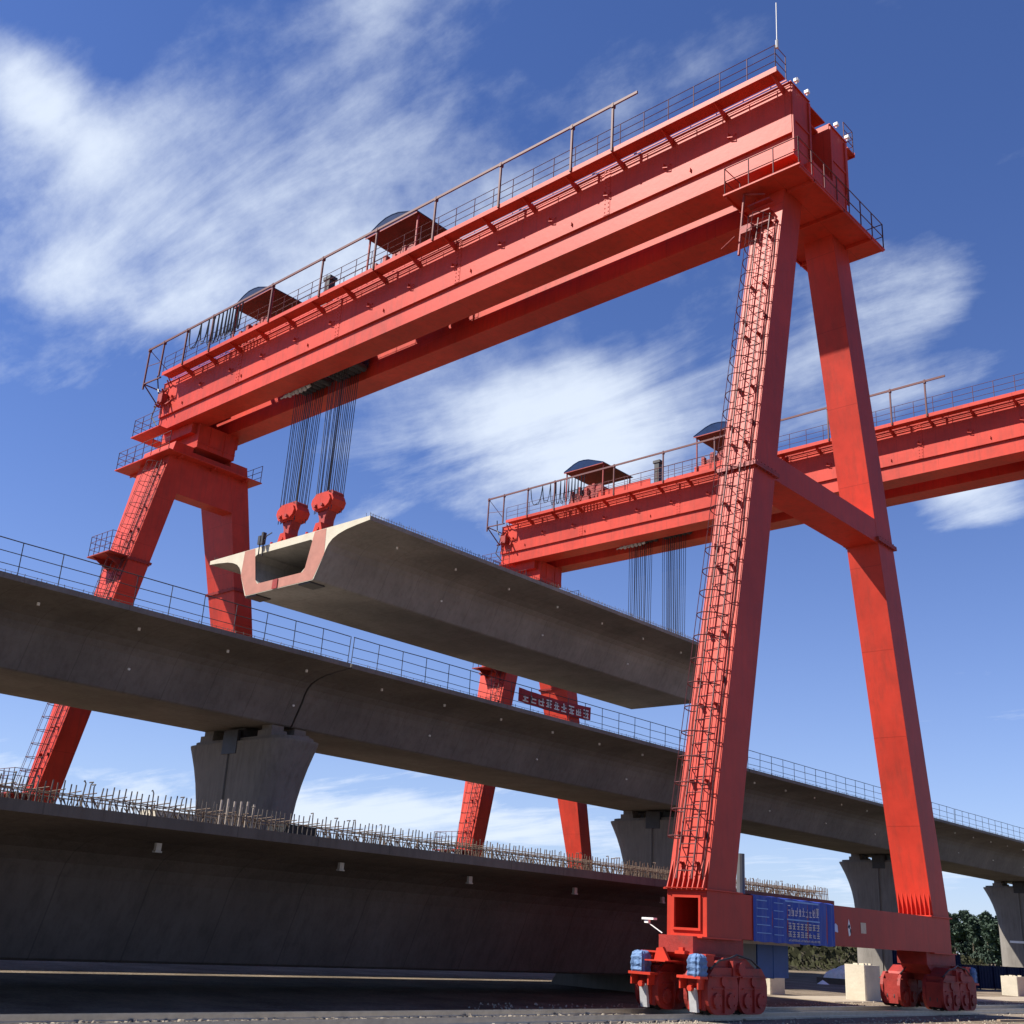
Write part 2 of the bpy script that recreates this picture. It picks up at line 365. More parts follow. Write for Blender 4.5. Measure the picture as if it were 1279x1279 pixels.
def make_girder(sg, crane):
    y_in, y_out = .76*sg, 2.16*sg
    b = MB(); b.box(XLE, XE, y_in, y_out, ZG+.87, ZGT)
    b.box(XLE, XE-.02, (.70)*sg, (2.16-.12)*sg, ZG, ZG+.868)
    g = b.build('main_girder', RED, crane)
    # top flange overhang + splice plates and lifting lugs
    t = MB(); t.box(XLE+.01, XE+.05, y_in+.01*sg, y_out+.05*sg, ZGT+.002, ZGT+.03)
    yo = y_out
    x = XE-2.6; k = 0
    while x > XLE+1:
        t.box(x-.02, x+.02, yo, yo+.12*sg, 30.12, 30.34)
        t.bar((x, yo+.12*sg, 30.13), (x+.22, yo+.12*sg, 30.05), .03); t.bar((x+.22, yo+.12*sg, 30.05), (x+.3, yo+.02*sg, 30.25), .03)
        if k % 2: t.box(x+1.2, x+1.24, yo, yo+.07*sg, 29.45, 29.6)
        x -= 2.95; k += 1
    t.build('flange', RED, g)
    x = XE-8.4
    while x > XLE+3:
        sp = MB()
        sp.box(x-.16, x+.16, yo+.001*sg, yo+.014*sg, ZG+.9, ZGT-.02)
        for i in range(11):
            for dx in (-.09, .09): sp.box(x+dx-.02, x+dx+.02, yo+.014*sg, yo+.035*sg, ZG+1.02+i*.2, ZG+1.06+i*.2)
        x -= 8.6; sp.build('splice_plate', RED, g)
    # walkway on brackets with slots
    wk = MB()
    a = 2.18
    for u0, u1 in ((.14, .17), (.26, .88)): wk.box(XLE+1.2, XE-.05, (a+u0)*sg, (a+u1)*sg, ZGT-.03, ZGT+.02)
    wk.box(XLE+1.2, XE-.05, (a+.88)*sg, (a+.90)*sg, ZGT-.10, ZGT+.12)
    x = XE-.3
    while x > XLE+1.2:
        wk.prism([(a*sg, ZGT-.031), ((a+.86)*sg, ZGT-.031), ((a+.86)*sg, ZGT-.09), (a*sg, ZGT-.42)], 'x', x-.02, x+.02)
        x -= 2.42
    wo = wk.build('walkway', RED, g)
    hr = rail_run([(XLE+1.2, (a+.86)*sg, ZGT+.02), (XE-.1, (a+.86)*sg, ZGT+.02)], 1.12, (.4, .75), 1.18, .019)
    hr = rail_run([(XE-.1, (a+.86)*sg, ZGT+.02), (XE-.1, (a+.1)*sg, ZGT+.02)], 1.12, (.4, .75), .7, .019, hr)
    hr.build('handrail', RAILM, wo)
    rl = MB().box(XLE+.5, XE-.5, 1.38*sg, 1.46*sg, ZGT+.031, ZGT+.18); rl.build('trolley_rail', STEEL, g)
    return g

def make_bogie(cx, cy, near, crane):
    """travelling gear under one corner: saddle, four bogie frames on two rails, wheels, motors"""
    root = MB()
    root.box(cx-.50, cx+.50, cy-1.15, cy+1.15, 1.48, 1.868)
    root.prism([(cy-1.05, 1.48), (cy+1.05, 1.48), (cy+.65, 1.2), (cy-.65, 1.2)], 'x', cx-.46, cx+.46)
    root.box(cx-1.08, cx+1.08, cy-.28, cy+.28, 1.0, 1.36)
    root.tube((cx-1.16, cy, 1.18), (cx+1.16, cy, 1.18), .15, 12)
    ro = root.build('bogie', REDD, crane)
    for sx in (-.71, .71):
        x = cx+sx
        eq = MB()
        eq.prism([(cy-1.0, 1.0), (cy-.9, 1.22), (cy-.5, 1.42), (cy+.5, 1.42), (cy+.9, 1.22), (cy+1.0, 1.0), (cy+.4, .85), (cy-.4, .85)], 'x', x-.24, x+.24)
        eq.build('equaliser_beam', REDD, ro)
        hz_ = MB(); hz_.path([(x+.3, cy-1.2, 1.15), (x+.36, cy-.9, 1.35), (x+.36, cy-.4, 1.42), (x+.3, cy, 1.5), (x+.34, cy+.6, 1.4), (x+.3, cy+1.1, 1.2)], .022, 6); hz_.build('hose', DARK, ro)
        for sy in (-1, 1):
            yc = cy+sy*.68
            f = MB()
            prof = [(yc-.60, 1.02), (yc-.67, .80)] + [(yc-.27+.40*math.cos(R(t)), .56+.40*math.sin(R(t))) for t in range(180, 271, 15)] + [(yc+.27+.40*math.cos(R(t)), .56+.40*math.sin(R(t))) for t in range(270, 361, 15)] + [(yc+.67, .80), (yc+.60, 1.02), (yc+.40, 1.20), (yc-.40, 1.20)]
            for off in (-.34, .24): f.prism(prof, 'x', x+off, x+off+.10)
            f.tube((x-.38, yc, .90), (x+.38, yc, .90), .12, 14)
            for sgx in (-1, 1):
                xo = x+sgx*.34
                f.box(xo, xo+sgx*.05, yc-.014, yc+.014, .2, .8)
                f.box(xo, xo+sgx*.06, yc-.58, yc+.58, .985, 1.01); f.box(xo, xo+sgx*.03, yc-.5, yc+.5, .72, .75)
                for wy in (-.31, .31):
                    f.tube((xo, yc+wy, .47), (xo+sgx*.05, yc+wy, .47), .17, 16)
                    for by in (-.11, .11):
                        for bz in (.37, .57): f.box(xo+sgx*.045, xo+sgx*.065, yc+wy+by-.018, yc+wy+by+.018, bz-.018, bz+.018)
            f.box(x-.24, x+.24, yc-.635, yc-.58, .25, .98); f.box(x-.24, x+.24, yc+.58, yc+.635, .25, .98)
            f.box(x-.235, x+.235, yc-.5, yc+.5, .85, 1.15)
            fo = f.build('bogie_frame', REDD, ro)
            for wy in (-.31, .31):
                wl = MB(); wl.tube((x-.10, yc+wy, .47), (x+.10, yc+wy, .47), .285, 20)
                wl.tube((x-.13, yc+wy, .47), (x-.10, yc+wy, .47), .335, 20); wl.tube((x+.10, yc+wy, .47), (x+.13, yc+wy, .47), .335, 20)
                wl.tube((x-.37, yc+wy, .47), (x+.37, yc+wy, .47), .10, 10)
                wl.build('wheel', DARK, fo)
            if sy*(-1 if near else 1) > 0:
                yd = sy
                bm = MB()
                yb = yc+yd*.64
                bm.box(x-.33, x+.33, yb, yb+yd*.34, .93, .99); bm.box(x-.30, x-.26, yb, yb+yd*.28, .70, .93); bm.box(x+.2, x+.24, yb, yb+yd*.28, .70, .93)
                bm.box(x-.14, x+.14, yb, yb+yd*.05, .28, .82)
                bm.tube((x, yb+yd*.05, .72), (x, yb+yd*.30, .72), .07, 8)
                for dx in (-.22, -.08, .06, .20): bm.box(x+dx-.012, x+dx+.012, yc+yd*.2, yc+yd*.55, 1.202, 1.44)
                bm.box(x-.24, x+.24, yc+yd*.18, yc+yd*.6, 1.442, 1.48)
                bm.build('buffer', RED, fo)
                # rail sweep
                sw = MB(); sw.prism([(yb+yd*.02, .20), (yb+yd*.12, .20), (yb+yd*.2, .72), (yb+yd*.12, .74)], 'x', x-.10, x+.10); sw.build('rail_sweep', GALV, fo)
                mo = MB(); mx = x+(.12 if sx > 0 else -.10)
                segs = 22; rings = []
                fold = [random.uniform(.84, 1.12) for _ in range(segs)]
                for zz_, rr in ((.985, .92), (1.04, 1.0), (1.10, .93), (1.17, 1.02), (1.25, .95), (1.31, 1.0), (1.36, .92), (1.41, .90), (1.45, .72), (1.47, .35)):
                    rg = []
                    for i in range(segs):
                        th = 2*math.pi*i/segs; cc, ss = math.cos(th), math.sin(th)
                        sx_ = math.copysign(abs(cc)**.5, cc)*.20; sy_ = math.copysign(abs(ss)**.5, ss)*.22
                        k_ = rr*(fold[i]*.75+.25*random.uniform(.85, 1.15)); rg.append((mx+sx_*k_, yc+yd*.78+sy_*k_, zz_+random.uniform(-.018, .018)))
                    rings.append(rg)
                vs = sum(rings, []); fs = []
                for a in range(len(rings)-1):
                    for i in range(segs): j = (i+1) % segs; fs.append((a*segs+i, a*segs+j, (a+1)*segs+j, (a+1)*segs+i))
                fs.append(tuple((len(rings)-1)*segs+i for i in range(segs))); fs.append(tuple(range(segs-1, -1, -1)))
                mo.add(vs, fs); mo.build('motor', BLUEC, fo)
    return ro

def platform(b, x0, x1, y0, y1, z): b.box(x0, x1, y0, y1, z-.06, z)

def make_crane():
    cr = empty('gantry_crane', (0, 0, 0))
    # end beams
    for side, x0, x1 in (('r', -1.18, 0), ('l', -39.81, -38.74)):
        b = MB()
        t = .05
        y0, y1 = -EY, EY
        b.box(x0, x1, y0, y1, ZB, ZB+t); b.box(x0, x1, y0, y1, ZT-t, ZT)
        b.box(x0, x0+t, y0, y1, ZB+t, ZT-t); b.box(x1-t, x1, y0, y1, ZB+t, ZT-t)
        for ye in (y0, y1-.03):       # end plates with a square opening
            xa, xb, za, zb_ = x0+.24, x1-.22, ZB+.19, ZT-.19
            b.box(x0+t, xa, ye, ye+.03, ZB+t, ZT-t); b.box(xb, x1-t, ye, ye+.03, ZB+t, ZT-t)
            b.box(xa, xb, ye, ye+.03, ZB+t, za); b.box(xa, xb, ye, ye+.03, zb_, ZT-t)
        b.box(x0+t, x1-t, -5.9, -5.86, ZB+t, ZT-t); b.box(x0+t, x1-t, 5.86, 5.9, ZB+t, ZT-t)
        eb = b.build('end_beam', RED, cr)
        for ye, sg in ((y0, -1), (y1, 1)):
            f = MB()
            f.box(x0-.06, x1+.06, ye-.10 if sg < 0 else ye-1.6, ye+1.6 if sg < 0 else ye+.10, ZT+.0005, ZT+.03)
            f.box(x0-.04, x1+.05, ye-.30 if sg < 0 else ye-1.5, ye+1.5 if sg < 0 else ye+.30, ZB-.035, ZB-.0005)
            yy = ye-.05 if sg < 0 else ye
            xa, xb, za, zb_ = x0+.24, x1-.22, ZB+.19, ZT-.19
            for q in ((xa-.06, xa, za-.06, zb_+.06), (xb, xb+.06, za-.06, zb_+.06), (xa, xb, za-.06, za), (xa, xb, zb_, zb_+.06)):
                f.box(q[0], q[1], yy, yy+.05, q[2], q[3])
            f.build('rim_plate', RED, eb)
        for s in (-1, 1):
            make_leg(side, s, cr)
            make_bogie((x0+x1)/2, s*6.75, s < 0, cr)
    # tie beams between the legs of a frame
    def tie(side, z0, z1, g=.0, wmax=None):
        b = MB()
        pts = []
        for z in (z0, z1):
            a = leg_pts(side, -1, z); c = leg_pts(side, 1, z)
            x0, x1 = a[0]+g, a[1]-g-.004
            if wmax: x0 = x1-wmax
            pts += [(x0, a[3]-.02, z), (x1, a[3]-.02, z), (x1, c[2]+.02, z), (x0, c[2]+.02, z)]
        b.hexa(pts); return b.build('tie_beam', RED, cr)
    tie('r', 15.25, 16.1)
    tie('l', 23.75, ZP-.3, .0, 1.0)
    # saddles on the leg heads and platforms with railings
    for side, xa, xb in (('r', -1.55, .55), ('l', -42.3, -38.6)):
        b = MB(); b.box(xa, xb, -1.25, 1.25, ZP+.001, ZG-.002); b.box(xa+.2, xb-.3, -1.6, -1.251, ZP+.9, ZG-.004); b.box(xa+.2, xb-.3, 1.251, 1.6, ZP+.9, ZG-.004)
        x0 = xa; b.box(xb-.05, xb+.04, -1.3, 1.3, ZP+.3, ZP+.36)
        for y in (-1.28, -.5, .5, 1.24): b.box(xa-.03, xb+.03, y, y+.04, ZP+.003, ZG-.004)
        b.build('saddle', RED, cr)
    p = MB(); platform(p, -1.95, 1.07, -3.28, 3.30, ZP-.003)
    for y in (-2.2, 0, 2.2): p.box(-1.9, 1.05, y-.03, y+.03, ZP-.2, ZP-.064)
    for x in (-1.9, 1.0): p.box(x, x+.05, -3.2, 3.2, ZP-.16, ZP-.065)
    po = p.build('platform', RED, cr)
    r = rail_run([(-1.9, -2.2, ZP), (-1.9, -3.24, ZP), (1.03, -3.24, ZP), (1.03, 3.26, ZP), (-1.9, 3.26, ZP), (-1.9, 2.2, ZP)], 1.1, (.55,), .98, .024)
    r.build('handrail', RAILM, po)
    p = MB(); platform(p, -44.1, -38.2, -3.2, 3.2, 25.95); 
    for y in (-2.2, 0, 2.2): p.box(-44.0, -38.3, y-.03, y+.03, 25.75, 25.888)
    platform(p, -43.3, -40.2, -3.0, -2.19, 27.95); platform(p, -43.3, -42.31, -2.19, 3.0, 27.95)
    po = p.build('platform', RED, cr)
    r = rail_run([(-38.3, -3.15, 25.95), (-44.0, -3.15, 25.95), (-44.0, 3.15, 25.95), (-38.3, 3.15, 25.95)], 1.1, (.37, .74), .95, .022)
    r.build('handrail', RAILM, po)
    r = rail_run([(-40.3, -2.95, 27.95), (-43.2, -2.95, 27.95), (-43.2, 2.95, 27.95)], 1.1, (.37, .74), .95, .022)
    r.build('handrail', RAILM, po); r = MB()
    # ladder cage by the leg head
    for zz_ in (27.2, 27.9, 28.6, 29.3): r.path([(-43.3, -1.0, zz_), (-43.8, -1.0, zz_), (-43.9, -.6, zz_), (-43.8, -.2, zz_), (-43.3, -.2, zz_)], .018, 4)
    for q in ((-43.8, -1.0), (-43.9, -.6), (-43.8, -.2)): r.tube((q[0], q[1], 26), (q[0], q[1], 29.4), .016, 4)
    r.build('ladder_cage', RAILM, po)
    # little landings on the left front leg
    for z in (19.45, 6.5):
        x0, x1, y0, y1 = leg_pts('l', -1, z)
        p = MB(); platform(p, x1-2.4, x1-.05, y0-1.25, y0-.02, z); p.prism([(y0-1.2, z-.062), (y0-.02, z-.062), (y0-.02, z-.7)], 'x', x1-.6, x1-.55)
        p.prism([(y0-1.2, z-.062), (y0-.02, z-.062), (y0-.02, z-.7)], 'x', x1-1.9, x1-1.85)
        lo = p.build('landing', REDD, cr)
        r = rail_run([(x1-.1, y0-.1, z), (x1-.1, y0-1.2, z), (x1-2.35, y0-1.2, z), (x1-2.35, y0-.1, z)], 1.15, (.4, .8), .55, .02)
        r.build('handrail', RAILM, lo)
    # front equipment shelf and odds at the right leg head
    b = MB(); x0, x1, y0, y1 = leg_pts('r', -1, 25.6)
    for z in (25.3, 25.75, 26.2): b.box(x0-.05, x1-.35, y0-.26, y0-.003, z, z+.05)
    b.box(x0-.2, x0+.25, y0-.5, y0-.03, 25.0, 25.3); b.tube((x0-.3, y0-.45, 24.2), (x0-.1, y0-.35, 26.7), .05)
    b.tube((x0-.1, y0-.35, 26.7), (x0+.7, y0-.3, 26.4), .03); b.tube((x0-.35, y0-.6, 24.9), (x0-.9, y0-.6, 24.6), .03)
    b.build('cable_bracket', REDD, cr)
    # girders, end diaphragms and end decks
    for sg in (-1, 1): make_girder(sg, cr)
    for xa, xb in ((-.62, -.50), (-41.8, -41.65), (-20.9, -20.86)):
        if xa < -10 and xa > -30: continue
        b = MB(); b.box(xa, xb, -.655, .655, ZG+.3, ZGT-.3); b.box(xa-.1, xb+.35, -.65, .65, ZGT-.30, ZGT-.22); b.box(xa-.1, xb+.3, -.65, .65, ZG+.22, ZG+.3)
        b.build('diaphragm', RED, cr)
    b = MB(); b.box(-5.1, .18, -.60, .60, ZGT-.02, ZGT+.03); b.box(-41.9, -39.9, -.60, .60, ZGT-.02, ZGT+.03)
    for x in (-1.9, -3.6): b.box(x, x+.08, -.66, .66, ZGT-.25, ZGT-.022)
    b.build('deck_plate', RED, cr)
    e = MB(); e.box(.245, .30, -2.14, -1.98, ZG+.1, ZGT-.1); e.box(.245, .30, -.90, -.78, ZG+.1, ZGT-.1); e.box(.245, .28, -1.979, -.901, ZG+1.5, ZG+1.58); e.build('end_stiffener', RED, cr); e = MB()
    e.box(.245, .30, .78, .90, ZG+.1, ZGT-.1); e.box(.245, .30, 1.98, 2.14, ZG+.1, ZGT-.1); e.box(.245, .28, .901, 1.979, ZG+1.5, ZG+1.58)
    e.build('end_stiffener', RED, cr)
    # small lamps on the girder end
    for (x, y, z) in ((.35, -1.9, ZGT+.05), (.35, -1.1, ZGT+.05), (.35, 1.2, ZGT+.05), (.35, 2.1, ZGT+.02)):
        b = MB(); b.box(x-.08, x+.08, y-.07, y+.08, z+.1, z+.22); b.tube((x, y, z), (x, y, z+.12), .03); b.build('work_lamp', WHITE, cr)
    # mast
    b = MB(); b.tube((.2, -2.99, 32.4), (.2, -2.99, 32.75), .06, 8); b.tube((.2, -2.99, 32.75), (.22, -3.0, 34.5), .022, 6)
    b.build('lightning_rod', GALV, cr)
    # festoon rail on tall posts, with cable loops at the parked end
    px = [-7.25, -9.4, -13.5, -17.66, -21.8, -26.0, -30.3, -35.9, -38.6, -41.1, -42.75]
    yy = -3.10
    b = MB(); zt_ = 33.62
    for x in px:
        b.bar((x, yy, ZGT-.45 if x < -41.5 else ZGT-.05), (x, yy, zt_+.12), .085, .085)
        b.box(x-.06, x+.06, yy-.08, yy+.1, zt_-.12, zt_+.06)
    b.bar((-6.0, yy-.03, zt_), (-42.8, yy-.03, zt_), .07, .12)
    b.bar((-42.75, yy, ZGT-.1), (-42.1, -2.2, 29.9), .07); b.bar((-42.75, yy, ZGT-.1), (-41.0, yy+.1, ZGT-.1), .07); b.bar((-42.75, yy, ZGT-.1), (-42.75, -.5, ZGT-.1), .06)
    b.bar((-42.75, yy, 32.5), (-41.1, yy, 32.3), .03); b.bar((-42.75, yy, zt_), (-42.75, -1.4, zt_-1.0), .03); b.bar((-42.75, -.9, ZGT), (-42.75, -.9, 32.6), .03)
    b.build('festoon_rail', RAILM, cr)
    c = MB()
    xs = [-38.3, -37.1, -36.3, -35.75, -35.3, -34.9, -34.5, -34.2, -33.9, -33.6, -33.3, -33.0]
    for a, q in zip(xs, xs[1:]):
        for k in range(2):
            dp = (1.25 if a < -36.5 else 1.75)+random.uniform(-.2, .2); pts = []
            for i in range(11):
                t = i/10; pts.append((a+(q-a)*t, yy-.05+.04*k, zt_-.08-dp*(1-(2*t-1)**4)*random.uniform(.97, 1.03)))
            c.path(pts, .024, 4)
        c.build('festoon_cable', DARK, cr); c = MB()
    c.path([(-42.2, -2.6, 31.9), (-42.4, -2.3, 31.2), (-41.9, -2.4, 30.4), (-42.2, -2.5, 29.2), (-41.6, -2.4, 28.5)], .04, 5)
    c.build('festoon_cable', DARK, cr)
    # clutter on the left girder end
    b = MB()
    for i in range(16):
        x = random.uniform(-42.0, -40.9); z = random.uniform(29.3, 31.2)
        b.bar((x, -2.2, z), (x+random.uniform(-.5, .5), -2.2-random.uniform(.05, .5), z+random.uniform(-.7, .7)), random.uniform(.03, .09))
    b.box(-41.7, -41.2, -2.6, -2.19, 29.9, 30.5)
    b.build('cable_bracket', REDD, cr)
    # ground-level electric boxes behind the right end beam
    b = MB(); b.box(-1.75, -1.25, -4.2, -3.02, 1.02, 1.95); b.box(-1.78, -1.22, -4.22, -3.0, 1.951, 1.98); b.build('electrical_cabinet', GREY, cr)
    b = MB(); b.box(-1.8, -1.25, -2.95, -1.25, .92, 1.9); b.box(-1.82, -1.24, -2.1, -2.07, .9, 1.91); b.build('electrical_cabinet', mat('blue_cabinet', (.015, .07, .26), .5, .15, 2), cr)
    b = MB(); b.box(-1.3, -1.0, -5.2, -1.0, 1.78, 1.86); b.build('cable_tray', GALV, cr)
    b = MB(); b.tube((-.9, -4.35, ZT), (-.9, -4.35, 4.08), .11, 10); b.build('pipe', GREY, cr)
    # lamp arm at the end beam
    b = MB(); b.tube((-1.2, -7.6, 1.9), (-1.62, -7.6, 2.12), .012, 5); b.tube((-1.62, -7.6, 2.12), (-1.66, -7.6, 2.2), .03, 6); b.box(-1.78, -1.42, -7.68, -7.52, 2.2, 2.25); b.box(-1.72, -1.6, -7.65, -7.55, 2.12, 2.2)
    b.build('work_lamp', WHITE, cr)
    b = MB(); b.path([(-.95, -7.6, 1.84), (-.93, -7.75, 1.66), (-.85, -7.7, 1.5)], .02, 5)
    b.prism([(-1.05, 1.28), (-.98, 1.55), (-.80, 1.58), (-.62, 1.28)], 'y', -8.15, -8.05); b.box(-1.15, -.55, -8.4, -7.6, 1.25, 1.28); b.box(-.48, -.2, -8.1, -7.9, 1.45, 1.52); b.box(-.40, -.28, -8.05, -7.95, 1.52, 1.6)
    b.build('step_bracket', RED, cr)
    return cr

DY = 30.41
HX = (-30.05, -27.15)
def make_trolley():
    t = empty('hoist_trolley', (0, 0, 0))
    b = MB()
    for y in (-1.5, 1.34): b.box(-36.3, -20.3, y, y+.16, ZGT+.45, ZGT+.85)
    for x in (-36.2, -33.4, -30.4, -27.3, -24.0, -20.6): b.box(x, x+.16, -1.33, 1.33, ZGT+.47, ZGT+.83)
    b.box(-32.9, -28.2, -1.56, -1.505, ZGT+.30, ZGT+1.30)
    b.box(-26.8, -22.0, -1.56, -1.505, ZGT+.30, ZGT+.95)
    b.box(-24.4, -20.6, -1.60, -1.565, ZGT+.55, ZGT+1.25)
    b.build('trolley_frame', RED, t)
    wh = MB()
    for x in (-35.8, -32.2, -25.0, -21.2):
        for y in (-1.42, 1.42): wh.tube((x, y-.09, ZGT+.42), (x, y+.09, ZGT+.42), .24, 14)
    wh.build('wheel', DARK, t)
    for x0, x1 in ((-36.1, -32.3), (-24.3, -20.4)):
        # arched sheet roof on posts
        n = 8; xm = (x0+x1)/2; prof = []; lo = []
        for i in range(n+1):
            x = x0+(x1-x0)*i/n; h = .58*min(1, i/2.6, (n-i)/3.4); prof.append((x, 34.88+h)); lo.append((x, 34.84+h))
        r = MB(); r.prism(prof+lo[::-1], 'y', -1.9, 1.9); 
        ro = r.build('roof', BLUET, t)
        g = MB(); g.prism([p for p in lo]+[(x1, 34.80), (x0, 34.80)], 'y', -1.88, -1.84); g.build('gable', BLUET, ro)
        s = MB(); s.box(x0, x1, -1.89, -1.86, 34.74, 34.80)
        s.build('roof_frame', REDD, ro)
        for x in (x0+.1, x1-.18):
            for y in (-1.7, 1.62): MB().box(x, x+.08, y, y+.08, ZGT+.85, 34.80).build('roof_post', REDD, ro)
        MB().box(x0+.02, x1-.02, -1.82, 1.82, 34.81, 34.835).build('ceiling', REDK, ro)
        d = MB(); d.tube((xm, -1.1, ZGT+1.45), (xm, 1.1, ZGT+1.45), .62, 20); d.tube((xm, -1.16, ZGT+1.45), (xm, -1.1, ZGT+1.45), .78, 20); d.tube((xm, 1.1, ZGT+1.45), (xm, 1.16, ZGT+1.45), .78, 20)
        d.build('winch_drum', REDD, t)
        w_ = MB(); w_.box(x0+.35, x0+1.05, -1.35, -.2, ZGT+.86, ZGT+1.7); w_.tube((x0+.7, -.2, ZGT+1.3), (x0+.7, .9, ZGT+1.3), .28, 12); w_.box(x1-1.0, x1-.4, -1.5, -.7, ZGT+.86, ZGT+1.5)
        w_.tube((x1-.6, -1.55, ZGT+1.6), (x1-.6, -.6, ZGT+1.6), .3, 10)
        w_.build('winch_motor', REDD, t)
        for q in range(5):
            gb = MB(); xx = x0+.5+q*(x1-x0-1)/4; gb.tube((xx, -1.5, ZGT+.95+.25*(q % 2)), (xx, -1.15, ZGT+.95+.25*(q % 2)), .22+.08*(q % 3), 12); gb.box(xx-.12, xx+.12, -1.48, -1.2, ZGT+.86, ZGT+1.9+.2*(q % 2))
            gb.build('gearbox', REDD, t)
    h = rail_run([(-36.3, -1.62, ZGT+.85), (-20.2, -1.62, ZGT+.85)], 1.05, (.5,), 1.5, .018)
    h.build('handrail', RAILM, t)
    h = rail_run([(-36.3, 1.62, ZGT+.85), (-20.2, 1.62, ZGT+.85)], 1.05, (.5,), 1.5, .018)
    h.build('handrail', RAILM, t)
    u = MB(); u.box(-27.9, -27.5, -1.5, -1.1, ZGT+.8, ZGT+2.4); u.box(-28.0, -27.4, -1.55, -1.05, ZGT+2.4, ZGT+2.6)
    u.build('electrical_cabinet', DARK, t)
    # sheaves between the girders
    sb = MB(); 
    for c in HX:
        sb.box(c-1.2, c+1.2, -.58, -.53, ZG+.55, ZG+1.7); sb.box(c-1.2, c+1.2, .53, .58, ZG+.55, ZG+1.7)
        for i in range(6):
            x = c-1.0+i*.4; sb.tube((x, -.5, ZG+.5), (x, .5, ZG+.5), .2, 12)
    sb.build('sheave_block', DARK, t)
    sl = MB()
    for i in range(7): 
        x = -31.4+i*.33; sl.tube((x, -.62, ZG-.05+random.uniform(-.05, .1)), (x, -.5, ZG-.05), .13, 10)
    sl.bar((-31.8, -.6, ZG-.1), (-29.3, -.6, ZG+.12), .05)
    sl.build('guide_roller', GALV, t)
    for c in HX:
        for row in (-.36, .36):
            for i in range(10):
                x = c-.74+i*1.48/9+random.uniform(-.03, .03)
                xb = c+(x-c)*.93
                MB().tube((x, row, ZG+.55), (xb, row*.9+random.uniform(-.05, .05), 20.75), .021, 5).build('wire_rope', ROPE, t)
    return t

def make_hook(c):
    h = empty('hook_block', (c, 0, 19.17))
    z = 19.17
    b = MB(); pf = [(-.42, 20.80-z), (-.72, 20.98-z), (-.86, 21.22-z), (-.80, 21.48-z), (-.55, 21.68-z), (-.15, 21.76-z), (.35, 21.74-z), (.72, 21.56-z), (.86, 21.3-z), (.74, 21.0-z), (.42, 20.80-z)]
    b.prism(pf, 'y', -.40, .40); b.prism([(x*.86, 21.28-z+(q-21.28+z)*.84) for x, q in pf], 'y', -.52, -.401); b.prism([(x*.86, 21.28-z+(q-21.28+z)*.84) for x, q in pf], 'y', .401, .52)
    b.tube((-.3, -.56, 21.1-z), (-.3, -.52, 21.1-z), .07, 8)
    bo = b.build('block_housing', REDD if False else RED, h)
    s = MB()
    for i in range(7): s.tube((-.55+i*.18, -.36, 21.62-z), (-.55+i*.18, .36, 21.62-z), .2, 12)
    s.build('sheave', REDD, bo)
    n = MB(); n.prism([(-.40, 20.80-z), (.40, 20.80-z), (.22, 20.4-z), (.22, 20.1-z), (-.22, 20.1-z), (-.22, 20.4-z)], 'y', -.3, .3)
    for x in (-.3, .25): n.tube((x, -.56, 21.0-z), (x, -.66, 21.0-z), .09, 10)
    n.build('swivel', REDD, h)
    l_ = MB(); l_.prism([(-.38, .0), (.38, .0), (.42, .35), (.2, .95), (-.2, .95), (-.42, .35)], 'y', -.5, .5); l_.box(-.55, .55, -1.0, 1.0, .003, .14)
    l_.tube((0, -.55, .62), (0, .55, .62), .12, 10)
    for sx in (-1, 1):
        for sy in (-1, 1): l_.tube((sx*.4, sy*.8, .14), (sx*.4, sy*.8, .42), .07, 8)
    l_.build('lifting_beam', RED, h)
    return h

near = make_crane()
tag(near, 'tall red gantry crane in front, its ladder leg standing close to the camera', 'gantry crane', 'red gantry cranes')
far = copy_tree(near); far.location = (0, DY, 0)
tag(far, 'red gantry crane standing behind the first one, carrying the far end of the beam', 'gantry crane')
tr = make_trolley(); tag(tr, 'red hoist trolley with two roofed winches on top of the front crane', 'hoist trolley', 'hoist trolleys')
tr2 = copy_tree(tr); tr2.location = (0, DY, 0); tag(tr2, 'red hoist trolley with blue winch roofs on top of the rear crane', 'hoist trolley')
hk = make_hook(HX[0]); tag(hk, 'red hook block on the near end of the raised beam, left of the other', 'hook block', 'hook blocks on the lifted beam')
h2 = copy_tree(hk); h2.location = (HX[1], 0, 19.17); tag(h2, 'red hook block on the near end of the raised beam, beside its open right web', 'hook block')
for c, lab in ((HX[0], 'left hook block of the rear crane, on the raised beam'), (HX[1], 'right hook block of the rear crane, on the raised beam')):
    h3 = copy_tree(hk); h3.location = (c, DY, 18.15)
    for ch in [x for x in bpy.data.objects if x.parent == h3 and x.name.startswith('lifting_beam')]: bpy.data.objects.remove(ch); tag(h3, lab, 'hook block')

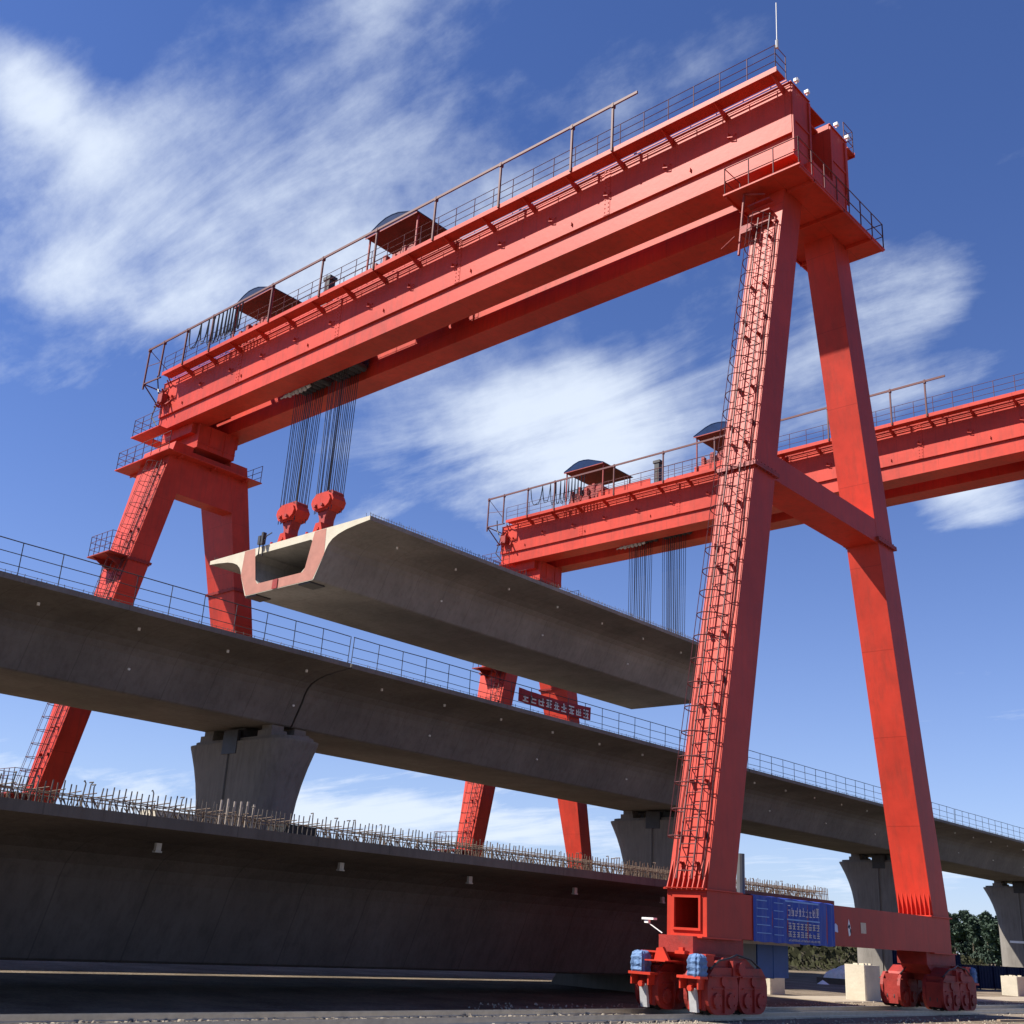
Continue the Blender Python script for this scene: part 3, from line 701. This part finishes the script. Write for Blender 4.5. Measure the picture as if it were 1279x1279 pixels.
# ---------------------------------------------------------------- concrete box beams
def outer(H, W=6.46, Sf=2.70):
    half = [(W, 0), (W, -.20), (W-.9, -.27), (W-1.7, -.36), (4.25, -.48), (3.85, -.64), (3.58, -.86), (3.42, -1.12), (3.32, -1.4), (Sf+.06, -H+.05), (Sf-.02, -H)]
    return half + [(-x, z) for x, z in reversed(half)]
def hole(H):
    return [(-2.2, -.38), (2.2, -.38), (2.5, -.62), (2.42, -1.0), (1.98, -H+.72), (1.72, -H+.52), (-1.72, -H+.52), (-1.98, -H+.72), (-2.42, -1.0), (-2.5, -.62)]
def beam_mesh(H, Lg, hollow=True):
    o = outer(H); b = MB(); n = len(o); k = 12
    vs = []
    for j in range(k+1):
        y = Lg*j/k; vs += [(x, y, z) for x, z in o]
    fs = []
    for j in range(k):
        for i in range(n): i2 = (i+1) % n; fs.append((j*n+i, j*n+i2, (j+1)*n+i2, (j+1)*n+i))
    b.add(vs, fs)
    h = hole(H); m_ = len(h)
    if hollow:
        b.add([(x, 0, z) for x, z in h]+[(x, Lg, z) for x, z in h], [(i, (i+1) % m_, m_+(i+1) % m_, m_+i) for i in range(m_)])
    return b, o, h
def cap_faces(b, o, h, y):
    """end face as a ring between outline and opening"""
    import mathutils
    pts = [Vector((x, z, 0)) for x, z in o]; hp = [Vector((x, z, 0)) for x, z in h]
    tri = mathutils.geometry.tessellate_polygon([pts, hp[::-1]])
    al = o + h[::-1]
    b.add([(x, y, z) for x, z in al], [tuple(t) for t in tri])
def smooth_sides(o_):
    pass
def make_beam(name, H, Lg, loc, material=CONC, ends='hollow', caps=True, anchor=False, pale_end=False):
    e = empty(name, loc)
    b, o, h = beam_mesh(H, Lg, True)
    for y in (0, Lg): cap_faces(b, o, h, y)
    body = b.build('concrete_body', material, e)
    if pale_end:      # end face with sunlight put into its paler colour, and the coated anchorage zone
        p = MB(); 
        cap_faces(p, o, h, -.004); cap_faces(p, o, h, -.0005); p.build('end_face', CONCW, e)
        q = MB()
        for s in (-1, 1):
            pl = [(2.42*s, -.02), (3.30*s, -.02), (3.36*s, -1.3), (2.68*s, -H+.03), (1.80*s, -H+.5), (2.0*s, -H+.72)]
            q.prism(pl, 'y', -.012, -.0045)
        q.prism([(-1.80, -H+.52), (1.80, -H+.52), (2.66, -H+.03), (-2.66, -H+.03)], 'y', -.014, -.005)
        q.build('anchorage_coating', PINK, e)
        d = MB(); 
        
        for x in (-2.3, 2.0): MB().box(x-.45, x+.45, .05, .95, -H-.07, -H-.0005).build('bearing_plate', DARK, e)
        g = MB(); g.box(-.45, -.05, -.06, -.015, -H+.02, -H+.5); g.build('drain_box', REDD, e)
        # diaphragm wall and dark inside
        i_ = MB(); i_.prism([(x*.98, z*.99-.005) for x, z in h], 'y', 3.2, 3.3); i_.build('diaphragm', material, e)
    if caps:
        k = 0; y = 3.1
        while y < Lg:
            for s in (-1, 1):
                MB().tube((4.95*s, y, -.36), (4.95*s, y, -.47), .055, 10).build('vent_cap', WHITE, e)
            if k % 2:
                MB().tube((3.18*1, y+.8, -1.62), (3.18+.09, y+.8, -1.64), .05, 10).build('vent_cap', WHITE, e)
            y += 4.05; k += 1
    return e

# the beam in the air
VX, VZ, VJ = -28.03, 12.10, -1.92
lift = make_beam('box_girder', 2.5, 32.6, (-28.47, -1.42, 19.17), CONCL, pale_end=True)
tag(lift, 'grey concrete box girder hanging in the air below the two red cranes', 'concrete beam')
b = MB()
for s in (-1, 1):
    y = .15
    while y < 32.4:
        b.tube((6.30*s, y, 0), (6.30*s+random.uniform(-.05, .05), y+random.uniform(-.05, .05), .26+random.uniform(-.05, .05)), .012, 4)
        if s > 0 and random.random() < .6: b.tube((6.0*s, y, 0), (6.0*s, y+random.uniform(-.1, .1), .26), .012, 4)
        y += .16
    b.tube((6.3*s, .1, .17), (6.3*s, 32.4, .17), .010, 4)
tag(b.build('rebar', REBARG, lift), kind='stuff')
b = MB(); b.path([(-1.0, -.1, .55), (-1.3, -.2, .4), (-1.6, -.1, .1)], .03); b.build('hose', DARK, lift)
b = MB(); b.box(-1.95, -1.75, -.25, -.05, .05, .5); b.box(-1.6, -1.45, -.3, -.1, .0, .62); b.bar((-1.8, -.2, .1), (-1.75, -.22, -.55), .05); b.bar((-1.5, -.2, .1), (-1.42, -.22, -.65), .06); b.bar((-1.95, -.2, .45), (-1.35, -.2, .2), .05)
b.build('clamp', DARK, lift)
# lamp standing on the far deck end
t = empty('warning_lamp', (-28.47+4.6, DY-1.5, 19.17), 'small dark round lamp on a thin stalk near the far end of the raised beam', 'lamp')
MB().tube((0, 0, 0), (0, 0, 1.0), .03, 6).build('stalk', DARK, t)
b = MB(); b.tube((0, 0, 1.0), (0, 0, 1.35), .17, 12, .10); b.tube((0, 0, .9), (0, 0, 1.0), .06, 12, .17); b.build('lamp_head', DARK, t)

# the viaduct: one thing per span, and its piers
span_labels = ['span at the left edge, up to the joint above the big pier', 'span right of the first joint, behind the front ladder leg',
               'span between the second and third visible piers', 'span behind the right red leg', 'span at the right edge of the view', 'span farther off beyond the right edge', 'span most distant of all']
proto = None
for k in range(-1, 6):
    y0 = VJ+32.7*k+.05
    if proto is None:
        sp = make_beam('bridge_span', 2.5, 32.6, (VX, y0, VZ)); proto = sp
        hr = MB()
        for s in (-1, 1):
            x = 6.3*s; n = 22
            for i in range(n+1):
                y = .05+32.5*i/n; hr.tube((x, y, 0), (x+random.uniform(-.02, .02), y+random.uniform(-.03, .03), 1.2), .018, 5)
            for hh, rr in ((1.2, .020), (.76, .016), (.34, .014)):
                pts = [(x, .05+32.5*i/n, hh+random.uniform(-.012, .012)) for i in range(n+1)]; hr.path(pts, rr, 4)
        hr.build('handrail', DARK, sp)
        rb = MB()
        for s in (-1, 1):
            y = .1
            while y < 32.5:
                if random.random() < .85: rb.tube((6.0*s, y, 0), (6.0*s+random.uniform(-.05, .05), y+random.uniform(-.06, .06), random.uniform(.12, .27)), .012, 4)
                y += .22
            rb.tube((6.0*s, .1, .2), (6.0*s, 32.5, .19), .009, 4)
        tag(rb.build('rebar', REBARG, sp), kind='stuff')
    else:
        sp = copy_tree(proto); sp.location = (VX, y0, VZ)
    tag(sp, 'grey viaduct '+span_labels[k+1], 'bridge span', 'viaduct spans')
tag(MB().add([], []).build('x', CONC)) if False else None

def make_pier():
    """round-ended pier with a flared head, grooved along the middle of each face"""
    CZ = 8.95; e = empty('bridge_pier', (0, 0, 0))
    b = MB(); rings = []; nh = 12
    def ring(z, h, r):
        pts = []; g = .09; gw = .10
        a = h-r
        for sx, st in ((1, -90), (-1, 90)):
            for i in range(nh+1):
                t = R(st+180*i/nh); pts.append((sx*0+(a if sx > 0 else -a)+r*math.cos(t), r*math.sin(t), z))
            # groove at the middle of the long face
            sy = 1 if sx > 0 else -1
            for gx, gy in ((gw, 0), (gw*.8, g), (-gw*.8, g), (-gw, 0)): pts.append((gx*sy, (r-gy)*sy, z))
        return pts
    zs = [(-.5, 2.75), (2.0, 2.75), (5.0, 2.78), (5.8, 2.86), (6.5, 3.0), (7.2, 3.22), (7.9, 3.52), (8.5, 3.84), (8.86, 4.05), (CZ, 4.07)]
    for z, h in zs: rings.append(ring(z, h, 1.18+.05*(max(0, z-6)/3)))
    n = len(rings[0]); vs = sum(rings, []); fs = []
    for j in range(len(rings)-1):
        for i in range(n): i2 = (i+1) % n; fs.append((j*n+i, j*n+i2, (j+1)*n+i2, (j+1)*n+i))
    fs.append(tuple((len(rings)-1)*n+i for i in range(n)))
    b.add(vs, fs); b.build('pier_shaft', CONCP, e)
    c = MB()
    c.prism([(x*.94, y*.86) for x, y, z in rings[-1]], 'z', CZ+.001, CZ+.16)
    c.build('pier_cap', CONCP, e)
    for sx in (-2.25, 2.25):
        for sy in (-.62, .62):
            q = MB(); q.box(sx-.5, sx+.5, sy-.42, sy+.42, CZ+.161, CZ+.42); q.box(sx-.36, sx+.36, sy-.32, sy+.32, CZ+.421, CZ+.648); q.build('bearing', CONCP, e)
    q = MB(); q.box(-.55, .55, -1.26, -1.10, CZ-.55, CZ+.5); q.box(-.7, .7, -1.0, 1.0, CZ+.161, CZ+.6); q.build('inspection_box', DARK, e)
    return e
pier_labels = {-1: 'viaduct pier out beyond the left edge', 0: 'flared grey pier at left under the dark beam joint, behind the spiky rebar', 1: 'flared grey pier partly hidden behind the front ladder leg',
               2: 'flared grey pier behind the right red leg, with a sunlit foot', 3: 'flared grey pier at the right edge, with a sunlit wedge at its foot', 4: 'more distant flared pier beyond the right edge', 5: 'farthest flared pier of the viaduct'}
pr = make_pier(); pp = None
for k in range(-1, 6):
    p = pr if k == -1 else copy_tree(pr); p.location = (VX, VJ+32.7*k, 0)
    tag(p, pier_labels[k], 'bridge pier', 'viaduct piers')
b = MB(); b.tube((-2.0, -1.22, 3.1), (4.0, -1.26, 3.1), .09, 8)
# survey board on the right-hand pier
t = empty('marker_strip', (VX, VJ+98.1, 0), 'white painted strip across the pier at the right edge', 'marking')
MB().box(-1.4, 2.2, -1.215, -1.19, 3.5, 3.72).build('strip', WHITE, t)

# ---------------------------------------------------------------- the beam on the ground
OX, OZ, OY, OL = -9.35, 3.33, -27.2, 32.6
ohr = MB()
stock = make_beam('box_girder', 2.70, OL, (OX, OY, OZ), mat('darker_concrete', (.118, .100, .088), .85, .14, .35, (.06, .05, .044), .6, .2, streak=True, spec=.15, fine=14, seams=((1, 2.0, .016),), dmin=.46), caps=False); stock.scale.x = .96  # darker concrete base colour for the grounded beam
tag(stock, 'dark concrete box girder lying on the ground in front, bristling with rebar along its top', 'concrete beam')
for y in (3.0, 7.2, 11.9, 16.1, 20.3, 24.5, 28.7):
    q = MB(); q.box(4.87, 4.95, y-.06, y+.06, -.53, -.38); q.box(4.85, 4.97, y-.075, y+.075, -.56, -.53); q.build('junction_box', GALV, stock)
def bars():
    ys = []; y = .12
    while y < OL-.1: ys.append(y); y += .118
    vis = [v for v in ys if v+OY > -24.6]
    big = set(vis[:100])
    rest = MB()
    def one(b, y, h=None):
        h = h or random.uniform(.37, .43); dx = random.uniform(-.02, .02); dy = random.uniform(-.025, .045)
        b.tube((6.30, y, 0), (6.30+dx, y+dy, h), .013, 5)
        if random.random() < .12: b.path([(6.30+dx, y+dy, h), (6.30+dx-.02, y+dy+random.uniform(-.06, .06), h+.05), (6.3+dx-.08, y+dy, h+.04)], .012, 4)
    for y in ys:
        if y in big:
            b = MB(); one(b, y); b.build('rebar', REBARG, stock)
        else: one(rest, y, random.uniform(.34, .42))
        for xx in (6.02, 5.7, 5.3):
            hh = random.uniform(.12, .28); rest.tube((xx, y+.05, 0), (xx+random.uniform(-.1, .1), y+random.uniform(-.1, .1), hh), .012, 4)
    for hh, xx in ((.20, 6.28), (.14, 6.0), (.22, 5.72)): rest.tube((xx, .1, hh), (xx, OL-.1, hh), .010, 4)
    y = 0.2
    while y < OL: 
        rest.tube((6.3, y, .28), (5.3, y+random.uniform(-.1, .1), .24), .010, 4); y += .3
    for s in range(2):
        y = .2
        while y < OL-.1: rest.tube((-6.2+.3*s, y, 0), (-6.2+.3*s, y, .5), .012, 4); y += .2
    tag(rest.build('rebar', RUST, stock), kind='stuff')
bars()
# sheathed bars standing taller in front of the big pier
b = MB()
for i in range(6): b.tube((6.12, 7.75+i*.155, 0), (6.12, 7.75+i*.155, .50+random.uniform(-.03, .03)), .024, 8)
b.build('sheathed_bar', mat('bar_sleeve', (.34, .28, .23), .8, .2, 5), stock)
b = MB(); b.box(4.9, 5.5, 6.7, 7.6, .003, .2); b.build('timber_plank', CONCW, stock)
b = MB(); b.box(5.4, 6.1, 9.4, 10.2, .003, .2); b.build('rubber_mat', BLACK, stock)
# storage supports below it
for i, (y, lab) in enumerate(((-27.0, 'low support wall below the far left end of the grounded beam'), (2.2, 'low support wall below the right end of the grounded beam'))):
    b = MB(); b.prism([(OX-3.1, -.1), (OX+3.1, -.1), (OX+2.6, .625), (OX-2.6, .625)], 'y', y-.8, y+.8)
    tag(b.build('support_block', CONCP), 'grey concrete '+lab, 'support block', 'supports under the grounded beam')
# ---------------------------------------------------------------- blocks, fences and heaps at right
def block(x, y, w_, d, h, lab):
    b = MB(); c = .04
    b.prism([(x-w_/2, y-d/2+c), (x-w_/2+c, y-d/2), (x+w_/2-c, y-d/2), (x+w_/2, y-d/2+c), (x+w_/2, y+d/2-c), (x+w_/2-c, y+d/2), (x-w_/2+c, y+d/2), (x-w_/2, y+d/2-c)], 'z', -.05, h)
    for i in range(7): 
        a, q = x+random.uniform(-w_/2+.1, w_/2-.25), y+random.uniform(-d/2+.1, d/2-.2); b.box(a, a+.18, q, q+.12, h, h+random.uniform(.02, .07))
    return tag(b.build('concrete_block', CONCW), lab, 'concrete block', 'concrete support blocks')
block(-8.35, 9.9, .8, 1.1, 1.0, 'cream concrete block right beside the near bogie, the biggest looking one')
block(-5.3, 11.7, .85, 1.3, 1.28, 'cream concrete block standing just left of the far bogie')
block(-8.1, 35.4, .9, 1.2, .98, 'cream concrete block at the right edge, in front of the navy fence')
def fence(name, x, y0, y1, h, lab, step=2.4, m_=BLUEF):
    t = empty(name, (x, y0, 0), lab, 'fence', 'navy site fences')
    b = MB(); L_ = y1-y0; n = int(L_/.24)
    for i in range(n): b.box(-.02 if i % 2 else 0, .02 if i % 2 else .04, i*.24, i*.24+.235, .04, h)
    b.build('fence_panel', m_, t)
    p = MB(); y = 0
    while y <= L_: p.box(.041, .10, y, y+.07, 0, h+.05); y += step
    p.box(-.03, .05, 0, L_, h+.001, h+.04); p.build('fence_post', BLUEF, t)
    return t
fence('site_fence', -17.5, 41.0, 52.0, 1.9, 'short navy blue fence in front of the pier behind the right leg')
fence('site_fence', -13.0, 36.0, 110.0, 1.35, 'long navy blue fence running along the foot of the piers at the right')
for i, (x, y, a, l_) in enumerate(((1.9, -3.2, 80, 1.8), (2.2, 6.5, 75, 1.6), (-3.4, 14.0, 95, 2.6), (3.0, 2.0, 50, 1.2))):
    b = MB(); d = Vector((math.cos(R(a)), math.sin(R(a)), 0)); z = .03 if x < -4 or x > 1.1 else .07
    b.bar(Vector((x, y, z))-d*l_/2, Vector((x, y, z+.02))+d*l_/2, .12, .05)
    tag(b.build('timber_plank', mat('old_timber', (.30, .22, .15), .9, .3, 4)), ['weathered timber plank lying beside the near bogie', 'short timber plank on the dirt in front of the far bogie', 'long timber plank on the dirt beyond the blocks', 'small piece of timber lying towards the camera'][i], 'plank', 'loose timber on the ground')
# white sheeting over a heap
t = empty('covered_heap', (-15.4, 30.6, 0), 'low heap under crumpled white sheeting below the end beam', 'covered heap')
b = MB(); nx, ny = 16, 12; vs = []
for j in range(ny+1):
    for i in range(nx+1):
        u, v = i/nx, j/ny; z = (math.sin(u*math.pi)**.6)*(math.sin(v*math.pi)**.5)*(.35+.35*u)+.42+random.uniform(-.09, .09); vs.append(((v-.5)*1.7, (u-.5)*2.9+random.uniform(-.05, .05), z if 0 < i < nx and 0 < j < ny else .12))
b.add(vs, [(j*(nx+1)+i, j*(nx+1)+i+1, (j+1)*(nx+1)+i+1, (j+1)*(nx+1)+i) for j in range(ny) for i in range(nx)])
b.build('sheeting', TARP, t)
b = MB(); b.prism([(-1.0, -1.7), (1.0, -1.7), (1.05, 1.7), (-1.0, 1.75)], 'z', -.02, .30); b.build('pallet_stack', BARKM, t)
t = MB(); vs = []
for a in range(12):
    vs.append((-15.3+.75*math.cos(a*.52)*random.uniform(.8, 1.1), 27.5+.6*math.sin(a*.52), .0))
vs.append((-15.3, 27.5, .42)); vs = [(-15.3+(x+15.3)*.45, 27.5+(y-27.5)*.6, z*.5) for x, y, z in vs]; t.add(vs, [(a, (a+1) % 12, 12) for a in range(12)])
tag(t.build('sand_bag_pile', WHITE), 'small white heap lying in front of the crumpled sheeting', 'heap')

# bank with weeds behind the viaduct
def bank():
    b = MB(); nx, ny = 6, 60; vs = []
    for j in range(ny+1):
        for i in range(nx+1):
            u, v = i/nx, j/ny; z = math.sin(u*math.pi)*2.1+random.uniform(-.15, .15)+.25*math.sin(v*23)
            if v > .9: z *= (1-v)*10
            if v < .06: z *= v/.06
            vs.append((-47+u*14, 22+v*88, max(-.05, z) if 0 < i < nx else -.05))
    b.add(vs, [(j*(nx+1)+i, j*(nx+1)+i+1, (j+1)*(nx+1)+i+1, (j+1)*(nx+1)+i) for j in range(ny) for i in range(nx)])
    tag(b.build('hill', mat('bank_soil', (.05, .042, .024), .95, .4, .5), smooth=True), kind='structure')
    w_ = MB()
    for i in range(9000):
        u = random.uniform(.1, .98); v = random.random(); x = -47+u*14; y = 22+v*88
        k = 1 if .06 < v < .9 else .3
        z = max(0, math.sin(u*math.pi)*2.0*k+.25*math.sin(v*23)*k-.1); s = random.uniform(.12, .42); a = random.uniform(0, 6.28)
        zz_ = z+random.uniform(0, .75)*(random.random()**2+.25)
        dx, dy = math.cos(a)*s, math.sin(a)*s
        w_.add([(x-dx, y-dy, zz_), (x+dx, y+dy, zz_+random.uniform(-.1, .2)), (x+dx*.3+random.uniform(-.1, .1), y+dy*.3, zz_+s*random.uniform(.8, 1.7))], [(0, 1, 2)])
    for i in range(6000):     # rough growth in the brown field
        x = random.uniform(-110, -36); y = random.uniform(60, 150); s = random.uniform(.15, .5); a = random.uniform(0, 6.28)
        if x > -48 and y < 112: continue
        dx, dy = math.cos(a)*s, math.sin(a)*s; zz_ = random.uniform(0, .35)
        w_.add([(x-dx, y-dy, zz_), (x+dx, y+dy, zz_), (x+dx*.3, y+dy*.3, zz_+s*1.4)], [(0, 1, 2)])
    tag(w_.build('weeds', WEED), 'dry green and brown weeds over the bank behind the viaduct', 'weeds', kind='stuff')
bank()

# far row of trees
def tree_proto(seed, h, wd):
    rnd = random.Random(seed); t = empty('poplar_tree', (0, 0, 0))
    tr_ = MB(); tr_.tube((0, 0, 0), (.1, 0, h*.45), .28, 7, .2); tr_.tube((.1, 0, h*.45), (.2, .1, h*.9), .2, 7, .05)
    limbs = []
    for i in range(9):
        z = h*(.22+.07*i); a = rnd.uniform(0, 6.28); l_ = wd*(.75-.05*i); q = (math.cos(a)*l_, math.sin(a)*l_, z+l_*1.1); tr_.tube((.1, 0, z), q, .08, 5, .02); limbs.append(q)
    tr_.build('trunk', BARKM, t)
    cr_ = MB(); cl = []
    for i in range(44):
        k = rnd.random()**.8; z = h*(.06+.92*k); rr = wd*(1.0-.55*k**2.6)*rnd.uniform(.2, 1.0); a = rnd.uniform(0, 6.28)
        cl.append((math.cos(a)*rr, math.sin(a)*rr, z, rnd.uniform(.5, 1.15)*wd*.42))
    for cx, cy, cz, r_ in cl:
        for j in range(48):
            d = Vector((rnd.gauss(0, 1), rnd.gauss(0, 1), rnd.gauss(0, 1.25))); d = d.normalized()*r_*rnd.uniform(.55, 1.1); c = Vector((cx, cy, cz))+d
            a, b2 = Vector((rnd.gauss(0, 1), rnd.gauss(0, 1), rnd.gauss(0, 1))).normalized(), Vector((rnd.gauss(0, 1), rnd.gauss(0, 1), rnd.gauss(0, 1))).normalized()
            s = rnd.uniform(.28, .62); cr_.add([c-a*s, c+b2*s, c+a*s, c-b2*s], [(0, 1, 2, 3)])
    cr_.build('crown', TREEM, t)
    return t
protos = [tree_proto(1, 15.5, 2.6), tree_proto(2, 13.2, 3.2), tree_proto(3, 14.3, 2.3)]
used = [False]*3
tl = ['tall slim dark poplar in the far row of trees beyond the meadow', 'broad dark tree in the far row beyond the meadow', 'narrow dark poplar in the far row beyond the meadow']
x = -147.0; i = 0
while x < -52:
    k = random.choice((0, 1, 2)); p = protos[k] if not used[k] else copy_tree(protos[k]); used[k] = True
    p.location = (x, 345+random.uniform(-10, 10), 0); p.rotation_euler = (0, 0, random.uniform(0, 6)); s = random.uniform(.82, 1.06); p.scale = (s*1.1, s*1.1, s)
    tag(p, tl[k], 'tree', 'far trees, '+('tall slim' if k == 0 else 'broad' if k == 1 else 'narrow'))
    x += random.uniform(1.0, 1.9); i += 1
t = empty('utility_pole', (-124, 300, 0), 'thin pale pole standing in front of the far trees', 'pole')
MB().tube((0, 0, 0), (0, 0, 6.5), .16, 6, .1).build('pole', GALV, t)

# ---------------------------------------------------------------- banners and notices
def glyphs(b, n, u0, u1, v0, v1, put, seed):
    """rows of brush-like strokes, one cell per character"""
    rnd = random.Random(seed); cw = (u1-u0)/n; h = v1-v0
    for i in range(n):
        a = u0+cw*(i+.12); e = u0+cw*(i+.88); w_ = e-a; th = min(h, w_)*.13
        for k in range(rnd.choice((2, 3, 3))):
            v = v0+h*(.12+.76*k/2)+rnd.uniform(-.03, .03)*h; put(b, a+w_*rnd.uniform(0, .15), e-w_*rnd.uniform(0, .15), v-th/2, v+th/2)
        for k in range(rnd.choice((1, 2, 2, 3))):
            u = a+w_*rnd.uniform(.08, .92); s_ = v0+h*rnd.uniform(0, .3); put(b, u-th/2, u+th/2, s_, s_+h*rnd.uniform(.45, .7))
TXT = mat('banner_lettering', (.72, .62, .62), .6, .1, 5); TXT2 = mat('banner_lettering_warm', (.68, .58, .48), .6, .1, 5)
t = empty('banner', (0, -5.27, 1.87), 'blue cloth banner with pale lettering strapped to the red end beam', 'banner')
b = MB(); n = 44; vs = []; Lb = 4.43
for i in range(n+1):
    y = Lb*i/n; ox = .02+.012*math.sin(i*1.7)+.01*math.sin(i*.6)
    vs += [(ox, y, -.03+.01*math.sin(i*.9)), (ox+.012*math.sin(i*2.3), y, .55), (ox, y, 1.10+.015*math.sin(i*.7)), (ox-.12, y, 1.125), (-1.22, y, 1.12)]
b.add(vs, [(i*5+j, (i+1)*5+j, (i+1)*5+j+1, i*5+j+1) for i in range(n) for j in range(4)])
b.build('cloth', BLUEB, t)
def putx(b, u0, u1, v0, v1): b.box(.050, .056, u0, u1, v0, v1)
b = MB(); glyphs(b, 9, 1.70, 3.48, .66, .97, putx, 5); b.build('lettering', TXT, t)
b = MB(); glyphs(b, 8, 1.72, 3.5, .33, .51, putx, 6); glyphs(b, 8, 1.72, 3.5, .14, .29, putx, 7); glyphs(b, 22, 1.74, 3.5, .035, .09, putx, 8); b.build('lettering', TXT2, t)
b = MB(); b.box(.050, .054, 1.68, 3.50, .565, .60); b.box(.049, .053, 1.62, 3.46, 1.03, 1.07)
for k in range(5): b.box(.049, .052, .12, .85-.05*k, .18+.2*k, .20+.2*k); b.box(.049, .052, 1.0, 1.5, .16+.2*k, .178+.2*k)  # light on the cloth folds painted as pale bars left of the lettering
b.build('print_and_fold_stripe', mat('pale_blue_print_and_folds', (.22, .36, .62), .6, .1, 4), t)
t = empty('notice', (0.0, 1.0, 2.4), 'cream rectangular notice plate on the red end beam', 'notice'); MB().box(.002, .012, -.17, .17, -.14, .16).build('plate', CREAM, t)
t = empty('notice', (0.0, -.73, 2.35), 'small pale blue white sticker next to the blue banner', 'notice'); MB().prism([(-.1, -.1), (.12, -.12), (.1, .06), (0, .12), (-.1, .08)], 'x', .002, .010).build('plate', mat('sticker', (.5, .52, .7), .5, .1, 4), t)
t = empty('notice', (0.0, .1, 2.4), 'narrow white and navy cut-out sticker between the banner and the cream plate', 'notice')
b = MB(); b.prism([(-.09, .0), (-.02, .22), (.06, .05), (.09, -.05), (.05, -.22), (-.04, -.25)], 'x', .002, .010); b.build('plate', WHITE, t)
b = MB(); b.prism([(-.1, .0), (-.02, .08), (.05, .03), (-.02, -.05)], 'x', .0105, .015); b.prism([(.04, -.02), (.1, -.08), (.08, -.2), (.03, -.12)], 'x', .0105, .015); b.build('print', BLUEF, t)
# red banner on the legs of the far crane
t = empty('banner', (-38.5, DY-3.0, 17.2), 'long red banner with white characters between the rear left legs of the far crane', 'banner')
b = MB(); vs = []; n = 24
for i in range(n+1):
    y = 8.4*i/n; sg = -.12*math.sin(i/n*math.pi); vs += [(.03*math.sin(i*1.3), y, sg), (.03*math.sin(i*1.3+.5), y, 1.0+sg)]
b.add(vs, [(i*2, i*2+2, i*2+3, i*2+1) for i in range(n)])
b.build('cloth', mat('red_cloth', (.34, .012, .02), .7, .15, 2), t)
def putr(b, u0, u1, v0, v1): b.box(.045, .06, u0, u1, v0, v1)
b = MB(); glyphs(b, 9, .3, 8.2, .05, .72, putr, 21); b.build('lettering', WHITE, t)
